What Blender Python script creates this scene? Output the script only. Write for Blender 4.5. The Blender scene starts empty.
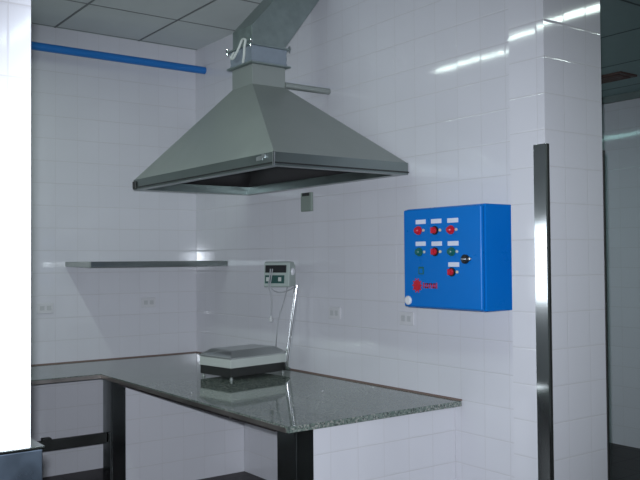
import bpy, bmesh, math, random
from mathutils import Vector, Matrix
random.seed(4)
S = bpy.context.scene
COL = S.collection
T = 0.175            # wall tile pitch
OZ = 1.74            # height of one horizontal tile joint
H = 3.487            # ceiling
V = Vector

# ------------------------------------------------------------------ materials
def newmat(name):
    m = bpy.data.materials.new(name); m.use_nodes = True
    nt = m.node_tree
    return m, nt, nt.nodes['Principled BSDF']

def lk(nt, a, b): nt.links.new(a, b)

def mth(nt, op, a, b=None, c=None):
    n = nt.nodes.new('ShaderNodeMath'); n.operation = op
    for i, v in enumerate((a, b, c)):
        if v is None: continue
        if isinstance(v, (int, float)): n.inputs[i].default_value = v
        else: lk(nt, v, n.inputs[i])
    return n.outputs[0]

def smooth(nt, val, a, b, lo=0.0, hi=1.0):
    n = nt.nodes.new('ShaderNodeMapRange'); n.interpolation_type = 'SMOOTHSTEP'
    lk(nt, val, n.inputs[0])
    for i, v in zip((1, 2, 3, 4), (a, b, lo, hi)): n.inputs[i].default_value = v
    return n.outputs[0]

def mixc(nt, fac, a, b):
    n = nt.nodes.new('ShaderNodeMix'); n.data_type = 'RGBA'
    if isinstance(fac, (int, float)): n.inputs[0].default_value = fac
    else: lk(nt, fac, n.inputs[0])
    for i, v in ((6, a), (7, b)):
        if isinstance(v, tuple): n.inputs[i].default_value = (*v, 1)
        else: lk(nt, v, n.inputs[i])
    return n.outputs[2]

def tile_mat(name, col, grout, ox=0.0, oy=-3.31, oz=OZ, tx=T, tz=T, rough=.07, seam=.0024, tilt=.006, floor=False, var=.012):
    m, nt, bs = newmat(name)
    geo = nt.nodes.new('ShaderNodeNewGeometry')
    sp = nt.nodes.new('ShaderNodeSeparateXYZ'); lk(nt, geo.outputs['Position'], sp.inputs[0])
    sn = nt.nodes.new('ShaderNodeSeparateXYZ'); lk(nt, geo.outputs['True Normal'], sn.inputs[0])
    ux = mth(nt, 'SUBTRACT', sp.outputs[0], ox); uy = mth(nt, 'SUBTRACT', sp.outputs[1], oy)
    if floor:
        u, v = ux, uy
    else:
        sel = mth(nt, 'GREATER_THAN', mth(nt, 'ABSOLUTE', sn.outputs[0]), .5)
        u = mth(nt, 'ADD', mth(nt, 'MULTIPLY', ux, mth(nt, 'SUBTRACT', 1.0, sel)), mth(nt, 'MULTIPLY', uy, sel))
        v = mth(nt, 'SUBTRACT', sp.outputs[2], oz)
    us = mth(nt, 'DIVIDE', u, tx); vs = mth(nt, 'DIVIDE', v, tz)
    def edge(s, t):
        f = mth(nt, 'FRACT', s)
        return mth(nt, 'MULTIPLY', mth(nt, 'MINIMUM', f, mth(nt, 'SUBTRACT', 1.0, f)), t)
    d = mth(nt, 'MINIMUM', mth(nt, 'MULTIPLY', edge(us, tx), 1.0 if floor else 1.8), edge(vs, tz))
    mask = smooth(nt, d, seam*.5, seam*1.1)
    cx = nt.nodes.new('ShaderNodeCombineXYZ')
    lk(nt, mth(nt, 'FLOOR', us), cx.inputs[0]); lk(nt, mth(nt, 'FLOOR', vs), cx.inputs[1])
    wn = nt.nodes.new('ShaderNodeTexWhiteNoise'); wn.noise_dimensions = '3D'; lk(nt, cx.outputs[0], wn.inputs['Vector'])
    tint = mixc(nt, wn.outputs['Value'], tuple(c*(1-var) for c in col), tuple(min(1, c*(1+var)) for c in col))
    lk(nt, mixc(nt, mask, grout, tint), bs.inputs['Base Color'])
    lk(nt, smooth(nt, mask, 0, 1, .75, rough), bs.inputs['Roughness'])
    # slight individual tilt of each tile and a pillowed edge
    vm = nt.nodes.new('ShaderNodeVectorMath'); vm.operation = 'SUBTRACT'; lk(nt, wn.outputs['Color'], vm.inputs[0]); vm.inputs[1].default_value = (.5, .5, .5)
    vs2 = nt.nodes.new('ShaderNodeVectorMath'); vs2.operation = 'SCALE'; lk(nt, vm.outputs[0], vs2.inputs[0]); vs2.inputs['Scale'].default_value = tilt
    va = nt.nodes.new('ShaderNodeVectorMath'); va.operation = 'ADD'; lk(nt, geo.outputs['Normal'], va.inputs[0]); lk(nt, vs2.outputs[0], va.inputs[1])
    vn = nt.nodes.new('ShaderNodeVectorMath'); vn.operation = 'NORMALIZE'; lk(nt, va.outputs[0], vn.inputs[0])
    bp = nt.nodes.new('ShaderNodeBump'); bp.inputs['Strength'].default_value = .3; bp.inputs['Distance'].default_value = .002
    lk(nt, smooth(nt, d, seam*.4, .007), bp.inputs['Height']); lk(nt, vn.outputs[0], bp.inputs['Normal'])
    lk(nt, bp.outputs[0], bs.inputs['Normal'])
    bs.inputs['IOR'].default_value = 1.5
    return m

def plain(name, col, rough=.5, metal=0.0, nscale=None, namt=.08, bump=0.0, aniso=None, coat=0):
    m, nt, bs = newmat(name)
    bs.inputs['Metallic'].default_value = metal
    bs.inputs['Roughness'].default_value = rough
    bs.inputs['Coat Weight'].default_value = coat
    tc = nt.nodes.new('ShaderNodeTexCoord')
    mp = nt.nodes.new('ShaderNodeMapping'); lk(nt, tc.outputs['Object'], mp.inputs[0])
    if aniso: mp.inputs['Scale'].default_value = aniso
    nz = nt.nodes.new('ShaderNodeTexNoise'); nz.inputs['Scale'].default_value = nscale or 9.0; nz.inputs['Detail'].default_value = 4
    lk(nt, mp.outputs[0], nz.inputs['Vector'])
    lk(nt, mixc(nt, nz.outputs['Fac'], tuple(c*(1-namt) for c in col), tuple(min(1, c*(1+namt)) for c in col)), bs.inputs['Base Color'])
    lk(nt, smooth(nt, nz.outputs['Fac'], .3, .7, max(0.02, rough*.85), min(1, rough*1.15)), bs.inputs['Roughness'])
    if bump:
        bp = nt.nodes.new('ShaderNodeBump'); bp.inputs['Strength'].default_value = bump; bp.inputs['Distance'].default_value = .002
        lk(nt, nz.outputs['Fac'], bp.inputs['Height']); lk(nt, bp.outputs[0], bs.inputs['Normal'])
    return m

def granite_mat():
    m, nt, bs = newmat('granite')
    tc = nt.nodes.new('ShaderNodeTexCoord')
    v1 = nt.nodes.new('ShaderNodeTexVoronoi'); v1.inputs['Scale'].default_value = 130; lk(nt, tc.outputs['Object'], v1.inputs['Vector'])
    n1 = nt.nodes.new('ShaderNodeTexNoise'); n1.inputs['Scale'].default_value = 60; n1.inputs['Detail'].default_value = 6; lk(nt, tc.outputs['Object'], n1.inputs['Vector'])
    sc = nt.nodes.new('ShaderNodeSeparateColor'); lk(nt, v1.outputs['Color'], sc.inputs[0])
    base = mixc(nt, smooth(nt, n1.outputs['Fac'], .35, .65), (.125, .165, .142), (.195, .235, .205))
    sp = mixc(nt, mth(nt, 'GREATER_THAN', sc.outputs[0], .8), base, (.31, .31, .28))
    sp2 = mixc(nt, mth(nt, 'GREATER_THAN', sc.outputs[1], .82), sp, (.08, .095, .088))
    lk(nt, sp2, bs.inputs['Base Color'])
    bs.inputs['Roughness'].default_value = .05
    bs.inputs['IOR'].default_value = 1.6
    return m

def ceiling_mat(name, ox, oy, tx, ty, col):
    m, nt, bs = newmat(name)
    geo = nt.nodes.new('ShaderNodeNewGeometry'); sp = nt.nodes.new('ShaderNodeSeparateXYZ'); lk(nt, geo.outputs['Position'], sp.inputs[0])
    def edge(c, o, t):
        f = mth(nt, 'FRACT', mth(nt, 'DIVIDE', mth(nt, 'SUBTRACT', c, o), t))
        return mth(nt, 'MULTIPLY', mth(nt, 'MINIMUM', f, mth(nt, 'SUBTRACT', 1.0, f)), t)
    d = mth(nt, 'MINIMUM', edge(sp.outputs[0], ox, tx), edge(sp.outputs[1], oy, ty))
    mask = smooth(nt, d, .006, .012)
    nz = nt.nodes.new('ShaderNodeTexNoise'); nz.inputs['Scale'].default_value = 40
    lk(nt, mixc(nt, mask, tuple(c*.35 for c in col), mixc(nt, nz.outputs['Fac'], tuple(c*.95 for c in col), tuple(c*1.05 for c in col))), bs.inputs['Base Color'])
    bs.inputs['Roughness'].default_value = .8
    bp = nt.nodes.new('ShaderNodeBump'); bp.inputs['Distance'].default_value = .01; lk(nt, mask, bp.inputs['Height']); lk(nt, bp.outputs[0], bs.inputs['Normal'])
    return m

TILE = tile_mat('white_wall_tile', (.66, .66, .69), (.55, .54, .55))
TILE_PIL = tile_mat('white_pillar_tile', (.66, .66, .69), (.55, .54, .55), ox=-.03, oy=-3.88)
FLOORM = tile_mat('dark_floor_tile', (.026, .019, .020), (.016, .014, .014), tx=.3, tz=.3, rough=.5, floor=True, tilt=.002, var=.15)
CEIL = ceiling_mat('ceiling_panel', -.534, -.73, .70, .70, (.66, .70, .68))
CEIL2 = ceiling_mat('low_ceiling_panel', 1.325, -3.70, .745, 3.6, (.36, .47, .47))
GRAN = granite_mat()
STEEL = plain('brushed_steel', (.31, .34, .32), .42, .42, 2.5, .03)
STEEL_RIM = plain('hood_rim_steel', (.27, .31, .30), .34, 1.0, 6, .06)
POST = plain('post_steel', (.42, .45, .45), .18, 1.0, 5, .08)
CHROME = plain('polished_steel', (.72, .74, .75), .10, 1.0, 5, .04)
GALV = plain('galvanised_sheet', (.34, .40, .39), .42, .9, 22, .22)
CANVAS = plain('grey_flexible_canvas', (.22, .26, .30), .8, 0, 30, .15)
BLUEP = plain('blue_pipe_paint', (.014, .17, .52), .35, 0, 8, .06)
BLUE = plain('blue_enamel', (.002, .165, .56), .32, 0, 8, .05)
BLUE.node_tree.nodes['Principled BSDF'].inputs['Specular IOR Level'].default_value = .2
BLACK = plain('black_plastic', (.012, .013, .014), .4)
DARKM = plain('dark_metal', (.05, .052, .05), .4, .6)
WHITEP = plain('white_plastic', (.75, .76, .78), .4)
CREAM = plain('cream_plastic', (.50, .54, .50), .45)
REDP = plain('red_plastic', (.55, .012, .03), .35)
GREENP = plain('dark_green_plastic', (.01, .13, .11), .35)
KEYS = plain('green_keypad', (.02, .075, .065), .4)
LABELP = plain('white_label', (.70, .74, .86), .5)
OUTL = plain('outlet_plastic', (.63, .63, .64), .35)
OUTD = plain('outlet_socket', (.50, .51, .51), .5)
JUNC = plain('grey_green_plastic', (.24, .29, .25), .5)
CAULK = plain('brown_sealant', (.20, .14, .12), .7)
VENT = plain('brown_vent', (.12, .07, .06), .6)

# ------------------------------------------------------------------ mesh helpers
def B(): return bmesh.new()

def box(bm, x0, x1, y0, y1, z0, z1, bev=0.0, M=None, seg=2):
    vs = [bm.verts.new((x, y, z)) for x in (x0, x1) for y in (y0, y1) for z in (z0, z1)]
    F = [(0, 1, 3, 2), (4, 6, 7, 5), (0, 4, 5, 1), (2, 3, 7, 6), (0, 2, 6, 4), (1, 5, 7, 3)]
    fs = [bm.faces.new([vs[i] for i in f]) for f in F]
    out = vs
    if bev:
        r = bmesh.ops.bevel(bm, geom=list({e for f in fs for e in f.edges}), offset=bev, segments=seg, affect='EDGES', profile=.5)
        out = list({v for v in r['verts']} | {v for v in vs if v.is_valid})
    if M is not None:
        for v in out: v.co = M @ v.co
    return out

def prism(bm, pts, axis, a, b, bev=0.0):
    """closed polygon pts (2-D) extruded along axis ('x','y','z') from a to b"""
    def P(p, t):
        return {'x': (t, p[0], p[1]), 'y': (p[0], t, p[1]), 'z': (p[0], p[1], t)}[axis]
    A = [bm.verts.new(P(p, a)) for p in pts]; Bv = [bm.verts.new(P(p, b)) for p in pts]
    n = len(pts); fs = [bm.faces.new(A), bm.faces.new(Bv[::-1])]
    for i in range(n): fs.append(bm.faces.new((A[i], Bv[i], Bv[(i+1) % n], A[(i+1) % n])))
    if bev:
        bmesh.ops.bevel(bm, geom=list({e for f in fs for e in f.edges}), offset=bev, segments=2, affect='EDGES', profile=.5)

def loft(bm, rings, caps=(True, True), closed_loop=False):
    R = [[bm.verts.new(p) for p in r] for r in rings]
    n = len(R[0])
    pairs = list(zip(R, R[1:])) + ([(R[-1], R[0])] if closed_loop else [])
    for a, b in pairs:
        for i in range(n): bm.faces.new((a[i], a[(i+1) % n], b[(i+1) % n], b[i]))
    if not closed_loop:
        if caps[0]: bm.faces.new(R[0][::-1])
        if caps[1]: bm.faces.new(R[-1])

def rect(x0, x1, y0, y1, z): return [(x0, y0, z), (x1, y0, z), (x1, y1, z), (x0, y1, z)]

def smooth_path(pts, n=8):
    pts = [V(p) for p in pts]; out = []
    for i in range(len(pts)-1):
        p0 = pts[max(i-1, 0)]; p1 = pts[i]; p2 = pts[i+1]; p3 = pts[min(i+2, len(pts)-1)]
        for k in range(n):
            t = k/n
            out.append(.5*((2*p1)+(p2-p0)*t+(2*p0-5*p1+4*p2-p3)*t*t+(3*p1-p0-3*p2+p3)*t**3))
    out.append(pts[-1]); return out

def tube(bm, pts, r, n=14, caps=True):
    pts = [V(p) for p in pts]; rings = []
    t0 = (pts[1]-pts[0]).normalized()
    ref = V((0, 0, 1)) if abs(t0.z) < .9 else V((1, 0, 0))
    nrm = t0.cross(ref).normalized()
    for i, p in enumerate(pts):
        t = (pts[min(i+1, len(pts)-1)]-pts[max(i-1, 0)]).normalized()
        nrm = (nrm-t*nrm.dot(t)).normalized(); bi = t.cross(nrm)
        rr = r[i] if isinstance(r, (list, tuple)) else r
        rings.append([p+rr*(math.cos(2*math.pi*k/n)*nrm+math.sin(2*math.pi*k/n)*bi) for k in range(n)])
    loft(bm, rings, (caps, caps))

def lathe(bm, c, axis, prof, n=20):
    """prof: list of (distance along axis, radius)"""
    a = V(axis).normalized(); ref = V((0, 0, 1)) if abs(a.z) < .9 else V((1, 0, 0))
    u = a.cross(ref).normalized(); w = a.cross(u); c = V(c)
    loft(bm, [[c+a*d+r*(math.cos(2*math.pi*k/n)*u+math.sin(2*math.pi*k/n)*w) for k in range(n)] for d, r in prof])

def link(name, bm, mat, parent=None, org=None, label=None, sm=True):
    """one mesh object; vertices given in world coordinates"""
    o0 = V(parent['_o']) if parent is not None else (V(org) if org is not None else V((0, 0, 0)))
    bmesh.ops.recalc_face_normals(bm, faces=bm.faces)
    for v in bm.verts: v.co -= o0
    me = bpy.data.meshes.new(name); bm.to_mesh(me); bm.free()
    me.materials.append(mat)
    if sm:
        for p in me.polygons: p.use_smooth = True
        me.set_sharp_from_angle(angle=math.radians(32))
    o = bpy.data.objects.new(name, me); COL.objects.link(o)
    if sm:
        wm = o.modifiers.new('weighted_normal', 'WEIGHTED_NORMAL'); wm.weight = 100; wm.keep_sharp = True
    if parent is not None: o.parent = parent
    else: o.location = o0
    o['_o'] = list(o0)
    if label: o['label'] = label
    return o

def thing(name, label, cat, org, group=None):
    o = bpy.data.objects.new(name, None); COL.objects.link(o)
    o.empty_display_size = .05; o.location = org; o['_o'] = list(org); o['label'] = label; o['category'] = cat
    if group: o['group'] = group
    return o

def tag(o, label, cat, group=None):
    o['label'] = label; o['category'] = cat
    if group: o['group'] = group
    return o

def struct(name, bm, mat):
    o = link(name, bm, mat, sm=False); o['kind'] = 'structure'; return o

def sbox(name, mat, *a):
    bm = B(); box(bm, *a); return struct(name, bm, mat)

# ------------------------------------------------------------------ room shell
XL, YF, XR = -4.6, -9.6, 3.10
PX0, PX1, PY0, PY1 = -.18, .27, -3.88, -3.666      # pillar at the end of the right wall
sbox('floor', FLOORM, XL-.15, XR+.15, YF-.15, .15, -.1, 0)
bm = B(); prism(bm, [(XL-.15, YF-.15), (XR+.15, YF-.15), (XR+.15, PY0), (PX1-.02, PY0), (PX1-.02, .15), (XL-.15, .15)], 'z', H, H+.1)
struct('ceiling', bm, CEIL)
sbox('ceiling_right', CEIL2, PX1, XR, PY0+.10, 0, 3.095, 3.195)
sbox('wall_back', TILE, XL-.15, XR+.15, 0, .15, 0, H)
bm = B()
prism(bm, [(0, 0), (0, PY1), (PX0, PY1), (PX0, PY0), (PX1, PY0), (PX1, 0)], 'z', 0, H)
wr = struct('wall_right', bm, TILE)
wr.data.materials.append(TILE_PIL)
for p in wr.data.polygons:                       # the pillar's own tiling starts at its corner
    c = p.center
    if p.normal.y < -.5 and c.y < PY0+.01: p.material_index = 1
sbox('wall_left', TILE, XL-.15, XL, YF-.15, 0, 0, H)
sbox('wall_front', TILE, XL, XR, YF-.15, YF, 0, H)
sbox('wall_far_right', TILE, XR, XR+.15, YF-.15, 0, 0, H)
sbox('wall_lintel', TILE, PX1, XR, PY0, PY0+.10, 3.095, H)
FGX, FGY = -2.747, -4.40
sbox('wall_foreground', TILE, XL, FGX, FGY, FGY+.15, 0, H)

# thin cover strip where the right-hand ceiling meets the far wall
bm = B(); box(bm, XR-.03, XR-.001, PY0+.10, -.001, 3.035, 3.094); struct('trim_1', bm, plain('grey_green_trim', (.20, .24, .23), .6))

# ------------------------------------------------------------------ counter
CZ, CT = .862, .031
CX, CYB, CYE = -1.165, -.785, -3.145
PWX = -1.10                                       # free end of the low walls
bm = B()
prism(bm, [(-3.2, -.003), (-.003, -.003), (-.003, CYE), (CX, CYE), (CX, CYB), (-3.2, CYB)], 'z', CZ-CT, CZ, .004)
wt = thing('granite_worktop', 'grey-green speckled granite L-shaped worktop running along both tiled walls', 'worktop', (CX/2, -1.6, CZ-CT))
link('granite_slab', bm, GRAN, wt)
bm = B()
box(bm, -3.2, -.004, -.012, -.001, CZ, CZ+.008); box(bm, -.012, -.001, CYE, -.012, CZ, CZ+.008)
link('sealant_line', bm, CAULK, wt, label='thin brown sealant bead along the walls')

bm = B(); box(bm, CX-.003, CX-.0005, CYE+.02, CYB-.003, CZ-CT-.001, CZ-.008, .001); box(bm, -3.2, CX-.0005, CYB-.003, CYB-.0005, CZ-CT-.001, CZ-.006, .001)
link('edge_strip', bm, plain('edge_strip_steel', (.36, .33, .31), .45, 1.0, 6, .08), wt, label='dark steel strip along the inner front edge')
zt = CZ-CT-.002
bm = B(); box(bm, PWX+.012, -.002, -.80+.012, -.66, 0, zt); struct('wall_counter_back', bm, TILE)
bm = B(); box(bm, PWX+.012, -.002, -3.10+.012, -2.95, 0, zt); struct('wall_counter_front', bm, TILE)

def clad(y0, y1, label):
    t = thing('steel_end_post', label, 'post', (PWX, y0, 0), 'steel posts capping the low walls under the worktop')
    bm = B(); box(bm, PWX, PWX+.010, y0, y1, 0, zt, .002); link('side_plate', bm, POST, t)
    bm = B(); box(bm, PWX+.0105, PWX+.112, y0, y0+.010, 0, zt, .002); link('front_plate', bm, POST, t)
    return t
clad(-.80, -.655, 'dark steel post at the inner corner of the worktop, holding the low rail')
clad(-3.10, -2.945, 'dark steel post under the near outer corner of the granite worktop')

bm = B(); box(bm, PWX-.012, PWX+.03, -2.943, -.97, CZ-CT-.032, CZ-CT-.001, .003)
tag(link('worktop_beam', bm, plain('beam_steel', (.42, .36, .36), .25, 1.0, 6, .05), org=(PWX, -1.95, CZ-CT-.03)), 'slim steel beam under the front edge of the granite peninsula', 'beam')
rt = thing('lower_rail', 'dark horizontal steel rail under the left worktop joining the corner post', 'rail', (-1.8, -.73, .38))
bm = B(); box(bm, -3.2, PWX-.003, -.745, -.705, .365, .435, .006); link('rail_bar', bm, DARKM, rt)
bm = B(); box(bm, -1.56, -1.50, -.752, -.698, .433, .452, .004); link('rail_clip', bm, DARKM, rt)

# ------------------------------------------------------------------ steel guards on the near walls
wc = thing('steel_wall_cladding', 'stainless steel cladding on the lower part of the bright foreground wall', 'wall cladding', (-3.4, FGY, 0))
bm = B(); prism(bm, [(XL+.01, FGY-.022), (FGX+.022, FGY-.022), (FGX+.022, FGY+.172), (FGX+.001, FGY+.172), (FGX+.001, FGY-.001), (XL+.01, FGY-.001)], 'z', 0, 1.207, .003)
link('cladding_sheet', bm, plain('cladding_steel', (.26, .33, .42), .3, 1.0, 7, .14), wc)
bm = B(); prism(bm, [(XL+.01, FGY-.026), (FGX+.026, FGY-.026), (FGX+.026, FGY+.176), (FGX+.001, FGY+.176), (FGX+.001, FGY-.001), (XL+.01, FGY-.001)], 'z', 1.207, 1.215, .002)
link('top_lip', bm, CHROME, wc, label='bright polished top lip')

g = thing('corner_guard', 'tall shiny steel strip on the left corner of the tiled pillar', 'corner guard', (PX0, PY0, 0), 'steel corner guards on the tiled pillar')
bm = B(); box(bm, PX0-.012, PX0-.001, PY0-.012, PY0+.062, 0, 2.195, .002); link('side_flange', bm, CHROME, g)
bm = B(); box(bm, PX0-.0005, PX0+.016, PY0-.012, PY0-.001, 0, 2.195, .002); link('front_flange', bm, DARKM, g)
g = thing('corner_guard', 'thin dark steel strip on the right corner of the tiled pillar', 'corner guard', (PX1, PY0, 0), 'steel corner guards on the tiled pillar')
bm = B(); box(bm, PX1+.001, PX1+.013, PY0-.006, PY0+.062, 0, 2.195, .002); link('side_flange', bm, DARKM, g)

# ------------------------------------------------------------------ blue pipe and shelf on the back wall
bm = B(); tube(bm, [(-3.6, -.17, 3.274), (-1.5, -.17, 3.276), (-.003, -.17, 3.277)], .031, 20)
bp = tag(link('blue_pipe', bm, BLUEP, org=(-.9, -.17, 3.24)), 'long blue pipe running level along the back wall below the ceiling', 'pipe')

sh = thing('steel_shelf', 'narrow stainless steel shelf on the back wall under the hood', 'shelf', (-.58, -.27, 1.60))
bm = B()
prism(bm, [(-.003, 1.648), (-.003, 1.652), (-.547, 1.652), (-.547, 1.612), (-.535, 1.608), (-.535, 1.612), (-.543, 1.615), (-.543, 1.648)], 'x', -1.145, -.004)
link('shelf_board', bm, plain('shelf_steel', (.24, .27, .26), .36, 1.0, 6, .10), sh)
for x in (-1.149,):
    bm = B(); prism(bm, [(-.003, 1.646), (-.003, 1.56), (-.03, 1.56), (-.53, 1.615), (-.53, 1.646)], 'x', x, x+.004) if x > -1.1 else prism(bm, [(-.003, 1.652), (-.003, 1.615), (-.54, 1.607), (-.547, 1.652)], 'x', x, x+.004)
    link('end_bracket', bm, STEEL, sh)

# ------------------------------------------------------------------ extraction hood
HX0, HX1, HY0, HY1, HZ, HR = -.962, -.010, -2.722, -.900, 2.158, .072
NX0, NX1, NY0, NY1 = -.617, -.367, -1.945, -1.692
NZ0, NZ1 = 2.775, 2.905
hd = thing('extraction_hood', 'large stainless steel pyramid extraction hood hanging over the granite worktop', 'hood', ((HX0+HX1)/2, (HY0+HY1)/2, HZ))
bm = B()
loft(bm, [rect(HX0, HX1, HY0, HY1, HZ+HR), rect(NX0, NX1, NY0, NY1, NZ0), rect(NX0+.004, NX1-.004, NY0+.004, NY1-.004, NZ0-.004), rect(HX0+.006, HX1-.006, HY0+.006, HY1-.006, HZ+HR-.003)], closed_loop=True)
link('canopy', bm, STEEL, hd)
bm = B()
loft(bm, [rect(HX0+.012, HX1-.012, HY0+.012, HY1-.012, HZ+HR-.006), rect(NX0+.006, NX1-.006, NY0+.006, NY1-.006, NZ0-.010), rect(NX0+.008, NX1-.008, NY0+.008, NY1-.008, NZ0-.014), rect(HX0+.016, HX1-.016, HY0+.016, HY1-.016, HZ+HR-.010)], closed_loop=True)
link('inner_lining', bm, plain('dark_lining_steel', (.10, .095, .097), .5, .8, 8, .2), hd, label='dark inside of the hood')  # inside lined with a darker steel colour than the canopy
bm = B()
o = .004
loft(bm, [rect(HX0-o, HX1+o, HY0-o, HY1+o, HZ+HR), rect(HX0-o, HX1+o, HY0-o, HY1+o, HZ), rect(HX0+.055, HX1-.055, HY0+.055, HY1-.055, HZ), rect(HX0+.055, HX1-.055, HY0+.055, HY1-.055, HZ+.03),
          rect(HX0+.05, HX1-.05, HY0+.05, HY1-.05, HZ+.03), rect(HX0+.05, HX1-.05, HY0+.05, HY1-.05, HZ+.006), rect(HX0+.002, HX1-.002, HY0+.002, HY1-.002, HZ+.006), rect(HX0+.002, HX1-.002, HY0+.002, HY1-.002, HZ+HR)], closed_loop=True)
link('rim', bm, STEEL_RIM, hd)
bm = B()
box(bm, HX0-.010, HX1+.006, HY0-.010, HY0-.0045, HZ+.010, HZ+.018); box(bm, HX0-.010, HX0-.0045, HY0-.010, HY1+.006, HZ+.010, HZ+.018)
link('rim_bead', bm, DARKM, hd, label='thin dark bead along the lower rim')
bm = B(); box(bm, HX0-.012, HX0-.001, HY0-.012, HY0-.001, HZ-.002, HZ+HR+.002, .003); link('corner_seam', bm, CHROME, hd, label='bright welded corner edge')
bm = B(); box(bm, HX0-.014, HX0-.0045, HY0+.10, HY0+.16, HZ+.035, HZ+.060, .003); box(bm, HX0-.018, HX0-.0045, HY0+.07, HY0+.10, HZ+.045, HZ+.070, .003)
link('rim_clasp', bm, CHROME, hd)
bm = B(); box(bm, HX0-.014, HX0-.0045, HY1-.05, HY1+.004, HZ+.005, HZ+.06, .004); link('rim_clasp', bm, DARKM, hd)
bm = B(); box(bm, NX0, NX1, NY0, NY1, NZ0-.003, NZ1, .002); link('neck', bm, STEEL, hd)

bm = B(); tube(bm, [(NX1+.002, -1.935, 2.795), (-.002, -1.935, 2.795)], .021, 16)
tag(link('support_pipe', bm, STEEL, org=(-.18, -1.935, 2.78)), 'short steel pipe joining the hood neck to the right wall', 'pipe')

dt = thing('ventilation_duct', 'slanting galvanised duct rising from the hood neck towards the ceiling', 'duct', (-.49, -1.82, NZ1))
e = .028
for nm, z in (('flange', NZ1+.001), ('flange', 3.020)):
    bm = B(); box(bm, NX0-e, NX1+e, NY0-e, NY1+e, z, z+.010, .002); link(nm, bm, GALV, dt)
bm = B()
rr = [rect(NX0-.006-k, NX1+.006+k, NY0-.006-k, NY1+.006+k, z) for z, k in ((NZ1+.011, .006), (2.94, 0), (2.965, .003), (2.99, 0), (3.019, .006))]
loft(bm, rr); link('flexible_collar', bm, CANVAS, dt, label='blue-grey flexible collar between two flanges')
for sx, sy in ((NX0-e+.006, NY0-e+.006), (NX1+e-.006, NY0-e+.006), (NX0-e+.006, NY1+e-.006), (NX1+e-.006, NY1+e-.006)):
    bm = B(); tube(bm, [(sx, sy, 3.004), (sx, sy, 3.050)], .005, 8); lathe(bm, (sx, sy, 3.030), (0, 0, 1), [(0, .011), (.012, .011)], 6)
    link('bolt', bm, CHROME, dt)
bm = B()
tube(bm, smooth_path([(NX0-e-.010, NY0+.05, 2.915), (NX0-e-.02, NY0+.02, 2.955), (NX0-e-.014, NY0+.025, 3.01), (NX0-e-.010, NY0+.02, 3.052), (NX0-e-.008, NY0+.06, 3.062), (NX0-e-.010, NY0+.10, 3.02), (NX0-e-.014, NY0+.16, 2.965), (NX0-e-.012, NY0+.20, 2.972), (NX0-e-.012, NY0+.16, 3.000)]), .008, 8)
link('tie_cord', bm, plain('pale_cord', (.6, .64, .6), .7), dt, label='pale cord looped round the collar')
bm = B()
ly0, ly1 = NY0+.004, NY1-.004
prism(bm, [(NX0+.002, 3.0305), (NX1-.002, 3.0305), (NX1+.345, H-.004), (NX1+.05, H-.004), (NX0+.002, 3.155)], 'y', ly0, ly1, .004)
link('duct_body', bm, GALV, dt)

# ------------------------------------------------------------------ junction box and outlets
jb = thing('junction_box', 'small grey-green junction box on the right wall just below the hood', 'junction box', (0, -1.68, 1.99))
bm = B(); box(bm, -.022, -.002, -1.742, -1.618, 1.992, 2.125, .004); link('box_body', bm, JUNC, jb)
bm = B(); box(bm, -.026, -.0225, -1.736, -1.624, 1.998, 2.095, .0015); link('cover', bm, JUNC, jb)
bm = B(); box(bm, -.026, -.0225, -1.725, -1.64, 2.100, 2.122, .0015); link('knockout', bm, DARKM, jb)

def outlet(c, wall, label):
    t = thing('electrical_outlet', label, 'outlet', c, 'pale electrical outlets on the tiled walls')
    x, y, z = c
    def bx(u0, u1, v0, v1, d0, d1, bev):
        bm = B()
        if wall == 'back': box(bm, x+u0, x+u1, -d1, -d0, z+v0, z+v1, bev)
        else: box(bm, -d1, -d0, y+u0, y+u1, z+v0, z+v1, bev)
        return bm
    link('plate', bx(-.062, .062, -.04, .04, .002, .010, .003), OUTL, t)
    for s in (-.026, .026):
        link('socket', bx(s-.017, s+.017, -.017, .017, .0105, .013, .001), OUTD, t)
outlet((-1.305, 0, 1.297), 'back', 'pale outlet on the back wall below the left end of the shelf')
outlet((-.45, 0, 1.309), 'back', 'pale outlet on the back wall below the middle of the shelf')
outlet((0, -1.985, 1.295), 'right', 'pale outlet on the right wall just right of the scale pole')
outlet((0, -2.70, 1.295), 'right', 'pale outlet on the right wall below the blue control box')

# ------------------------------------------------------------------ blue control box
BX, BY0, BY1, BZ0, BZ1 = -.235, -3.520, -2.928, 1.381, 1.932
cb = thing('control_box', 'blue metal electrical control box with rows of knobs on the right wall', 'control box', (0, (BY0+BY1)/2, BZ0))
bm = B(); box(bm, -.205, -.002, BY0, BY1, BZ0, BZ1, .006); link('enclosure', bm, BLUE, cb)
bm = B(); box(bm, BX, -.208, BY0+.004, BY1-.004, BZ0+.006, BZ1-.006, .010, seg=3)
door = link('door', bm, BLUE, cb)
bm = B(); box(bm, -.212, -.2045, BY0+.012, BY1-.012, BZ0+.014, BZ1-.014); link('door_gasket', bm, BLACK, cb)
def yz_box(y, z, w, h, d0, d1, bev=.001):
    bm = B(); box(bm, BX-d1, BX-d0, y-w/2, y+w/2, z-h/2, z+h/2, bev); return bm
labs = [(-3.077, 1.855), (-3.198, 1.854), (-3.321, 1.853), (-3.075, 1.735), (-3.200, 1.733), (-3.322, 1.732), (-3.325, 1.621)]
knobs = [(-3.060, 1.808, 'red'), (-3.188, 1.805, 'dark'), (-3.308, 1.804, 'red'), (-3.065, 1.690, 'green'), (-3.188, 1.690, 'dark'), (-3.312, 1.689, 'green'), (-3.311, 1.582, 'dark')]
for y, z in labs:
    link('label_plate', yz_box(y, z, .078, .024, .0005, .004), LABELP, door)
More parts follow.
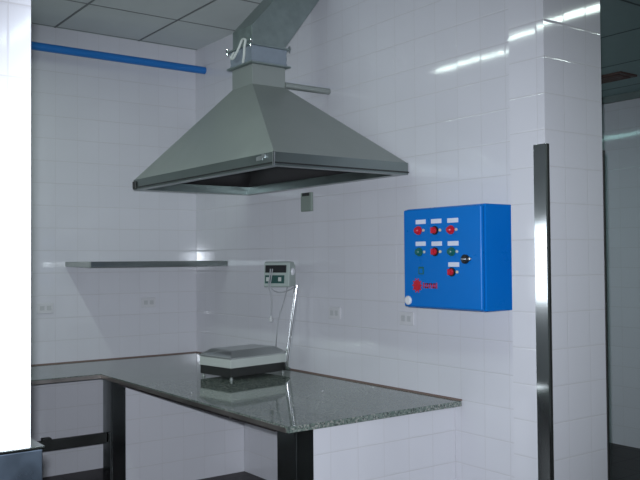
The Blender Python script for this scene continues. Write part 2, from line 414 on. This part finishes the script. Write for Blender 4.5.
for y, z, k in knobs:
    bm = B(); lathe(bm, (BX, y, z), (-1, 0, 0), [(.0005, .024), (.008, .024), (.009, .019)], 20)
    kn = link('switch_knob', bm, {'red': REDP, 'dark': BLACK, 'green': GREENP}[k], door, label={'red': 'red pilot button', 'dark': 'black selector knob with a red handle', 'green': 'dark green push button'}[k])
    bm = B()
    if k == 'dark':
        lathe(bm, (BX, y, z), (-1, 0, 0), [(.0092, .018), (.016, .017)], 18); box(bm, BX-.034, BX-.016, y-.005, y+.005, z-.016, z+.016, .003)
        link('selector_handle', bm, REDP, kn)
    else:
        lathe(bm, (BX, y, z), (-1, 0, 0), [(.0092, .018), (.024, .0165), (.029, .011)], 18)
        link('button_cap', bm, REDP if k == 'red' else GREENP, kn)
    bm = B(); lathe(bm, (BX, y-.038, z), (-1, 0, 0), [(.0005, .008), (.006, .008), (.008, .005)], 12)
    link('indicator_lamp', bm, plain('pale_lens', (.70, .62, .40) if k == 'dark' else (.62, .50, .42), .3) if k != 'green' else CREAM, door)
bm = yz_box(-3.077, 1.588, .040, .042, .0005, .005); fr = link('meter_frame', bm, GREENP, door, label='small square dark green frame')
bm = yz_box(-3.079, 1.586, .024, .026, .0052, .007, .0005); link('meter_face', bm, BLUE, fr)
bm = B(); lathe(bm, (BX, -3.411, 1.649), (-1, 0, 0), [(.0005, .024), (.014, .024), (.018, .018)], 22); lo = link('door_lock', bm, BLACK, door)
bm = B(); box(bm, BX-.030, BX-.018, -3.430, -3.402, 1.644, 1.654, .002); lathe(bm, (BX, -3.441, 1.650), (-1, 0, 0), [(.0005, .011), (.009, .011), (.011, .007)], 14)
link('lock_key_slot', bm, CHROME, lo)
# red maker's mark: round emblem and a run of small illegible red characters
bm = B(); lathe(bm, (BX, -3.042, 1.506), (-1, 0, 0), [(.0003, .031), (.0025, .031)], 10)
for k in range(10):
    a = 2*math.pi*k/10; box(bm, BX-.0025, BX-.0003, -3.042+.034*math.cos(a)-.004, -3.042+.034*math.cos(a)+.004, 1.506+.036*math.sin(a)-.004, 1.506+.036*math.sin(a)+.004)
link('emblem', bm, REDP, door, label='round red emblem')
bm = B()
def bar(y0, y1, z0, z1): box(bm, BX-.0022, BX-.0003, -y1, -y0, z0, z1)
y = 3.090
for w, hh in ((.008, 'b'), (.026, 'o'), (.024, 'n'), (.020, 'o'), (.012, 'b')):
    z0, z1 = 1.492, 1.520
    if hh == 'b': bar(y, y+.006, z0, z1+.004)
    if hh in 'on':
        bar(y, y+.007, z0, z1); bar(y+w-.007, y+w, z0, z1); bar(y, y+w, z1-.007, z1)
        if hh == 'o': bar(y, y+w, z0, z0+.007)
    y += w+.006
link('emblem_characters', bm, REDP, door, label='short row of small red characters beside the emblem')
bm = B(); lathe(bm, (BX, -2.972, 1.422), (-1, 0, 0), [(.0005, .025), (.008, .025), (.012, .019)], 20); link('corner_cap', bm, WHITEP, door, label='round white cap at the lower left corner')

# ------------------------------------------------------------------ weighing scale
sc = thing('weighing_scale', 'steel platform weighing scale with a display on a pole, on the granite worktop', 'scale', (-.40, -1.46, CZ))
sc.rotation_euler = (0, 0, 0)
th = math.radians(9)
SM = Matrix.Translation((-.626, -1.670, CZ)) @ Matrix.Rotation(th, 4, 'Z')   # local: x along the long side, y away from the camera
L_, D_ = .500, .340
bm = B(); box(bm, .004, L_-.004, .004, D_-.004, .020, .078, .004, SM); link('base', bm, DARKM, sc)
bm = B(); box(bm, 0, L_, 0, D_, .0785, .140, .006, SM); link('housing', bm, CREAM, sc)
bm = B()
def sr(i, z): return [SM @ V(p) for p in rect(i, L_-i, i, D_-i, z)]
loft(bm, [sr(-.004, .1405), sr(-.004, .147), sr(.055, .188), sr(.060, .190)])
link('platform', bm, plain('scale_platform_steel', (.62, .64, .63), .42, 1.0, 3, .04), sc)
for x, y in ((.02, .02), (L_-.02, .02), (.02, D_-.02), (L_-.02, D_-.02)):
    bm = B(); lathe(bm, SM @ V((x, y, 0)), (0, 0, 1), [(.0005, .012), (.010, .012), (.013, .008), (.0205, .008)], 16)
    link('foot', bm, STEEL, sc)
pb = V((-.150, -1.622, .935))
bm = B(); box(bm, L_+.0005, L_+.016, .015, .075, .028, .076, .003, SM); link('pole_bracket', bm, BLACK, sc)
pt = V((-.085, -1.655, 1.478))
bm = B(); tube(bm, smooth_path([SM @ V((L_+.022, .020, .050)), V((-.138, -1.616, .905)), pb, pb.lerp(pt, .3), pb.lerp(pt, .7), pt]), .019, 16)
link('pole', bm, plain('pole_chrome', (.86, .87, .88), .13, 1.0, 4, .02), sc)
# indicator head: local x = its right as one faces it, y = away from the operator
nrm = V((-.82, -.57, 0)).normalized(); rx = V((.57, -.82, 0)).normalized()
org = V((-.292, -1.545, 1.472))
IM = Matrix(((rx.x, -nrm.x, 0, org.x), (rx.y, -nrm.y, 0, org.y), (0, 0, 1, org.z), (0, 0, 0, 1)))
W, DP, HT = .192, .130, .168
bm = B()
prof = [(0, 0), (.012, -.006), (DP, .004), (DP, HT-.03), (DP-.03, HT), (.03, HT+.004), (.016, HT-.004)]   # (depth, height): slightly sloped front
loft(bm, [[IM @ V((x, a, b)) for a, b in prof] for x in (0, W)])
bmesh.ops.bevel(bm, geom=bm.edges[:], offset=.008, segments=2, affect='EDGES', profile=.5)
hdp = link('indicator_head', bm, plain('indicator_shell', (.36, .42, .385), .4), sc)
sl = math.atan2(.016, HT)
FM = IM @ Matrix.Rotation(-sl, 4, 'X')
bm = B(); box(bm, .012, .168, -.005, .012, .094, .146, .002, FM); dsp = link('display', bm, BLACK, hdp, label='black display window')
bm = B(); box(bm, .012, .155, -.005, .012, .020, .076, .002, FM); kp = link('keypad', bm, KEYS, hdp, label='dark green keypad strip')
for i in range(4):
    bm = B(); box(bm, .022+i*.030, .044+i*.030, -.008, -.0045, .034, .062, .001, FM); link('key', bm, CREAM if i in (0, 3) else KEYS, kp)
bm = B(); lathe(bm, IM @ V((W+.001, .06, .10)), rx, [(0, .026), (.010, .024), (.014, .016)], 20); link('side_highlight', bm, WHITEP, hdp, label='painted round highlight on the side')  # raised pale disc painted in for the highlight on the shell's side
# cable hanging from the indicator
def F(x, z, d=-.012): return FM @ V((x, d, z))
bm = B()
tube(bm, smooth_path([F(.055, .12), F(.050, .06), F(.046, .0), (-0.259, -1.595, 1.40), (-0.261, -1.595, 1.30), (-0.263, -1.595, 1.262)]), .0045, 8)
cord = link('cord', bm, plain('grey_cord', (.34, .35, .36), .5), hdp, label='thin grey cord hanging in front of the display')
bm = B(); lathe(bm, (-0.263, -1.595, 1.228), (0, 0, 1), [(0, .012), (.02, .015), (.03, .009), (.04, .006)], 12); link('plug', bm, OUTD, cord)
bm = B()
tube(bm, smooth_path([F(.070, .12), F(.062, .05), F(.058, -.002), (-0.229, -1.610, 1.435), (-0.182, -1.635, 1.432), (-0.127, -1.655, 1.455), (-0.095, -1.645, 1.476)]), .004, 8)
link('cord', bm, plain('grey_cord', (.34, .35, .36), .5), hdp)
bm = B()
tube(bm, smooth_path([(-0.117, -1.585, 1.473), (-0.137, -1.595, 1.42), (-0.172, -1.600, 1.33), (-0.207, -1.600, 1.24), (-0.215, -1.590, 1.12), (-0.150, -1.480, 1.03), (-0.090, -1.380, .96)]), .004, 8)
link('cord', bm, plain('grey_cord', (.34, .35, .36), .5), hdp)

# ------------------------------------------------------------------ vent in the low ceiling of the right-hand room
vt = thing('ceiling_vent', 'small brown vent in the dark ceiling beyond the pillar', 'vent', (2.39, -2.43, 3.07))
VX0, VX1, VY0, VY1 = 2.28, 2.50, -2.66, -2.20
bm = B(); box(bm, VX0, VX1, VY0, VY1, 3.078, 3.0945, .003); link('vent_frame', bm, VENT, vt)
for k in range(4):
    x = VX0+.025+k*.045
    bm = B(); box(bm, x, x+.03, VY0+.04, VY1-.04, 3.070, 3.0775, .001); link('slat', bm, VENT, vt)

# ------------------------------------------------------------------ lights
def area(name, loc, sx, sy, power, col, rot=(0, 0, 0)):
    l = bpy.data.lights.new(name, 'AREA'); l.shape = 'RECTANGLE'; l.size = sx; l.size_y = sy; l.energy = power; l.color = col
    o = bpy.data.objects.new(name, l); COL.objects.link(o); o.location = loc; o.rotation_euler = rot; return o
FL = (.82, 1.0, .93)
area('fluorescent_room', (-2.15, -1.70, H-.05), .06, 1.9, 16.5, FL)
area('fluorescent_lobby', (1.70, -5.25, H-.05), .14, 1.3, 13, FL)
area('fluorescent_rear', (-1.5, -8.6, H-.05), .10, 1.3, 4, FL)
area('fluorescent_side', (1.34, -1.05, 3.03), .08, 1.2, 6, (.52, 1.0, .98))

# added window and light on the hidden left wall, for the guard's bright reflection
bm = B()
for y0, y1, z0, z1 in ((-1.20, -1.14, 1.10, 2.10), (-.16, -.10, 1.10, 2.10), (-1.14, -.16, 1.10, 1.16), (-1.14, -.16, 2.04, 2.10), (-.67, -.63, 1.16, 2.04)):
    box(bm, XL+.001, XL+.03, y0, y1, z0, z1)
struct('added_window_1', bm, WHITEP)
area('added_window_light', (XL+.02, -.65, 1.60), .86, .96, 9, (.85, .93, 1.0), (0, math.radians(-90), 0))

# ------------------------------------------------------------------ camera
f, yaw, pitch, roll = 823.66, .631703827, .0246606, -.0079022
CAM = V((-3.351, -6.3955, 1.6486))
fw = V((math.sin(yaw)*math.cos(pitch), math.cos(yaw)*math.cos(pitch), math.sin(pitch)))
rt0 = V((math.cos(yaw), -math.sin(yaw), 0)); up0 = rt0.cross(fw)
c, s = math.cos(roll), math.sin(roll)
r_ = c*rt0+s*up0; u_ = -s*rt0+c*up0
cd = bpy.data.cameras.new('camera'); cam = bpy.data.objects.new('camera', cd); COL.objects.link(cam)
cd.sensor_width = 36; cd.lens = f*36/640; cd.clip_start = .05; cd.clip_end = 60
cam.matrix_world = Matrix(((r_.x, u_.x, -fw.x, CAM.x), (r_.y, u_.y, -fw.y, CAM.y), (r_.z, u_.z, -fw.z, CAM.z), (0, 0, 0, 1)))
S.camera = cam
# the camera's own flash, just above the lens
fl = bpy.data.lights.new('flash', 'SPOT'); fl.energy = 655; fl.color = (.83, .89, 1.0); fl.shadow_soft_size = .02; fl.spot_size = math.radians(66); fl.spot_blend = .87
fo = bpy.data.objects.new('flash', fl); COL.objects.link(fo)
fo.matrix_world = Matrix.Translation(u_*.05+r_*-.02+fw*.02) @ cam.matrix_world @ Matrix.Rotation(math.radians(-4), 4, 'X')

w = bpy.data.worlds.new('world'); S.world = w; w.use_nodes = True
w.node_tree.nodes['Background'].inputs[0].default_value = (.5, .55, .6, 1); w.node_tree.nodes['Background'].inputs[1].default_value = .1
S.view_settings.view_transform = 'Standard'; S.view_settings.look = 'None'; S.view_settings.exposure = 0; S.view_settings.gamma = 1
S.view_settings.use_curve_mapping = False
for o in bpy.data.objects:
    if '_o' in o: del o['_o']
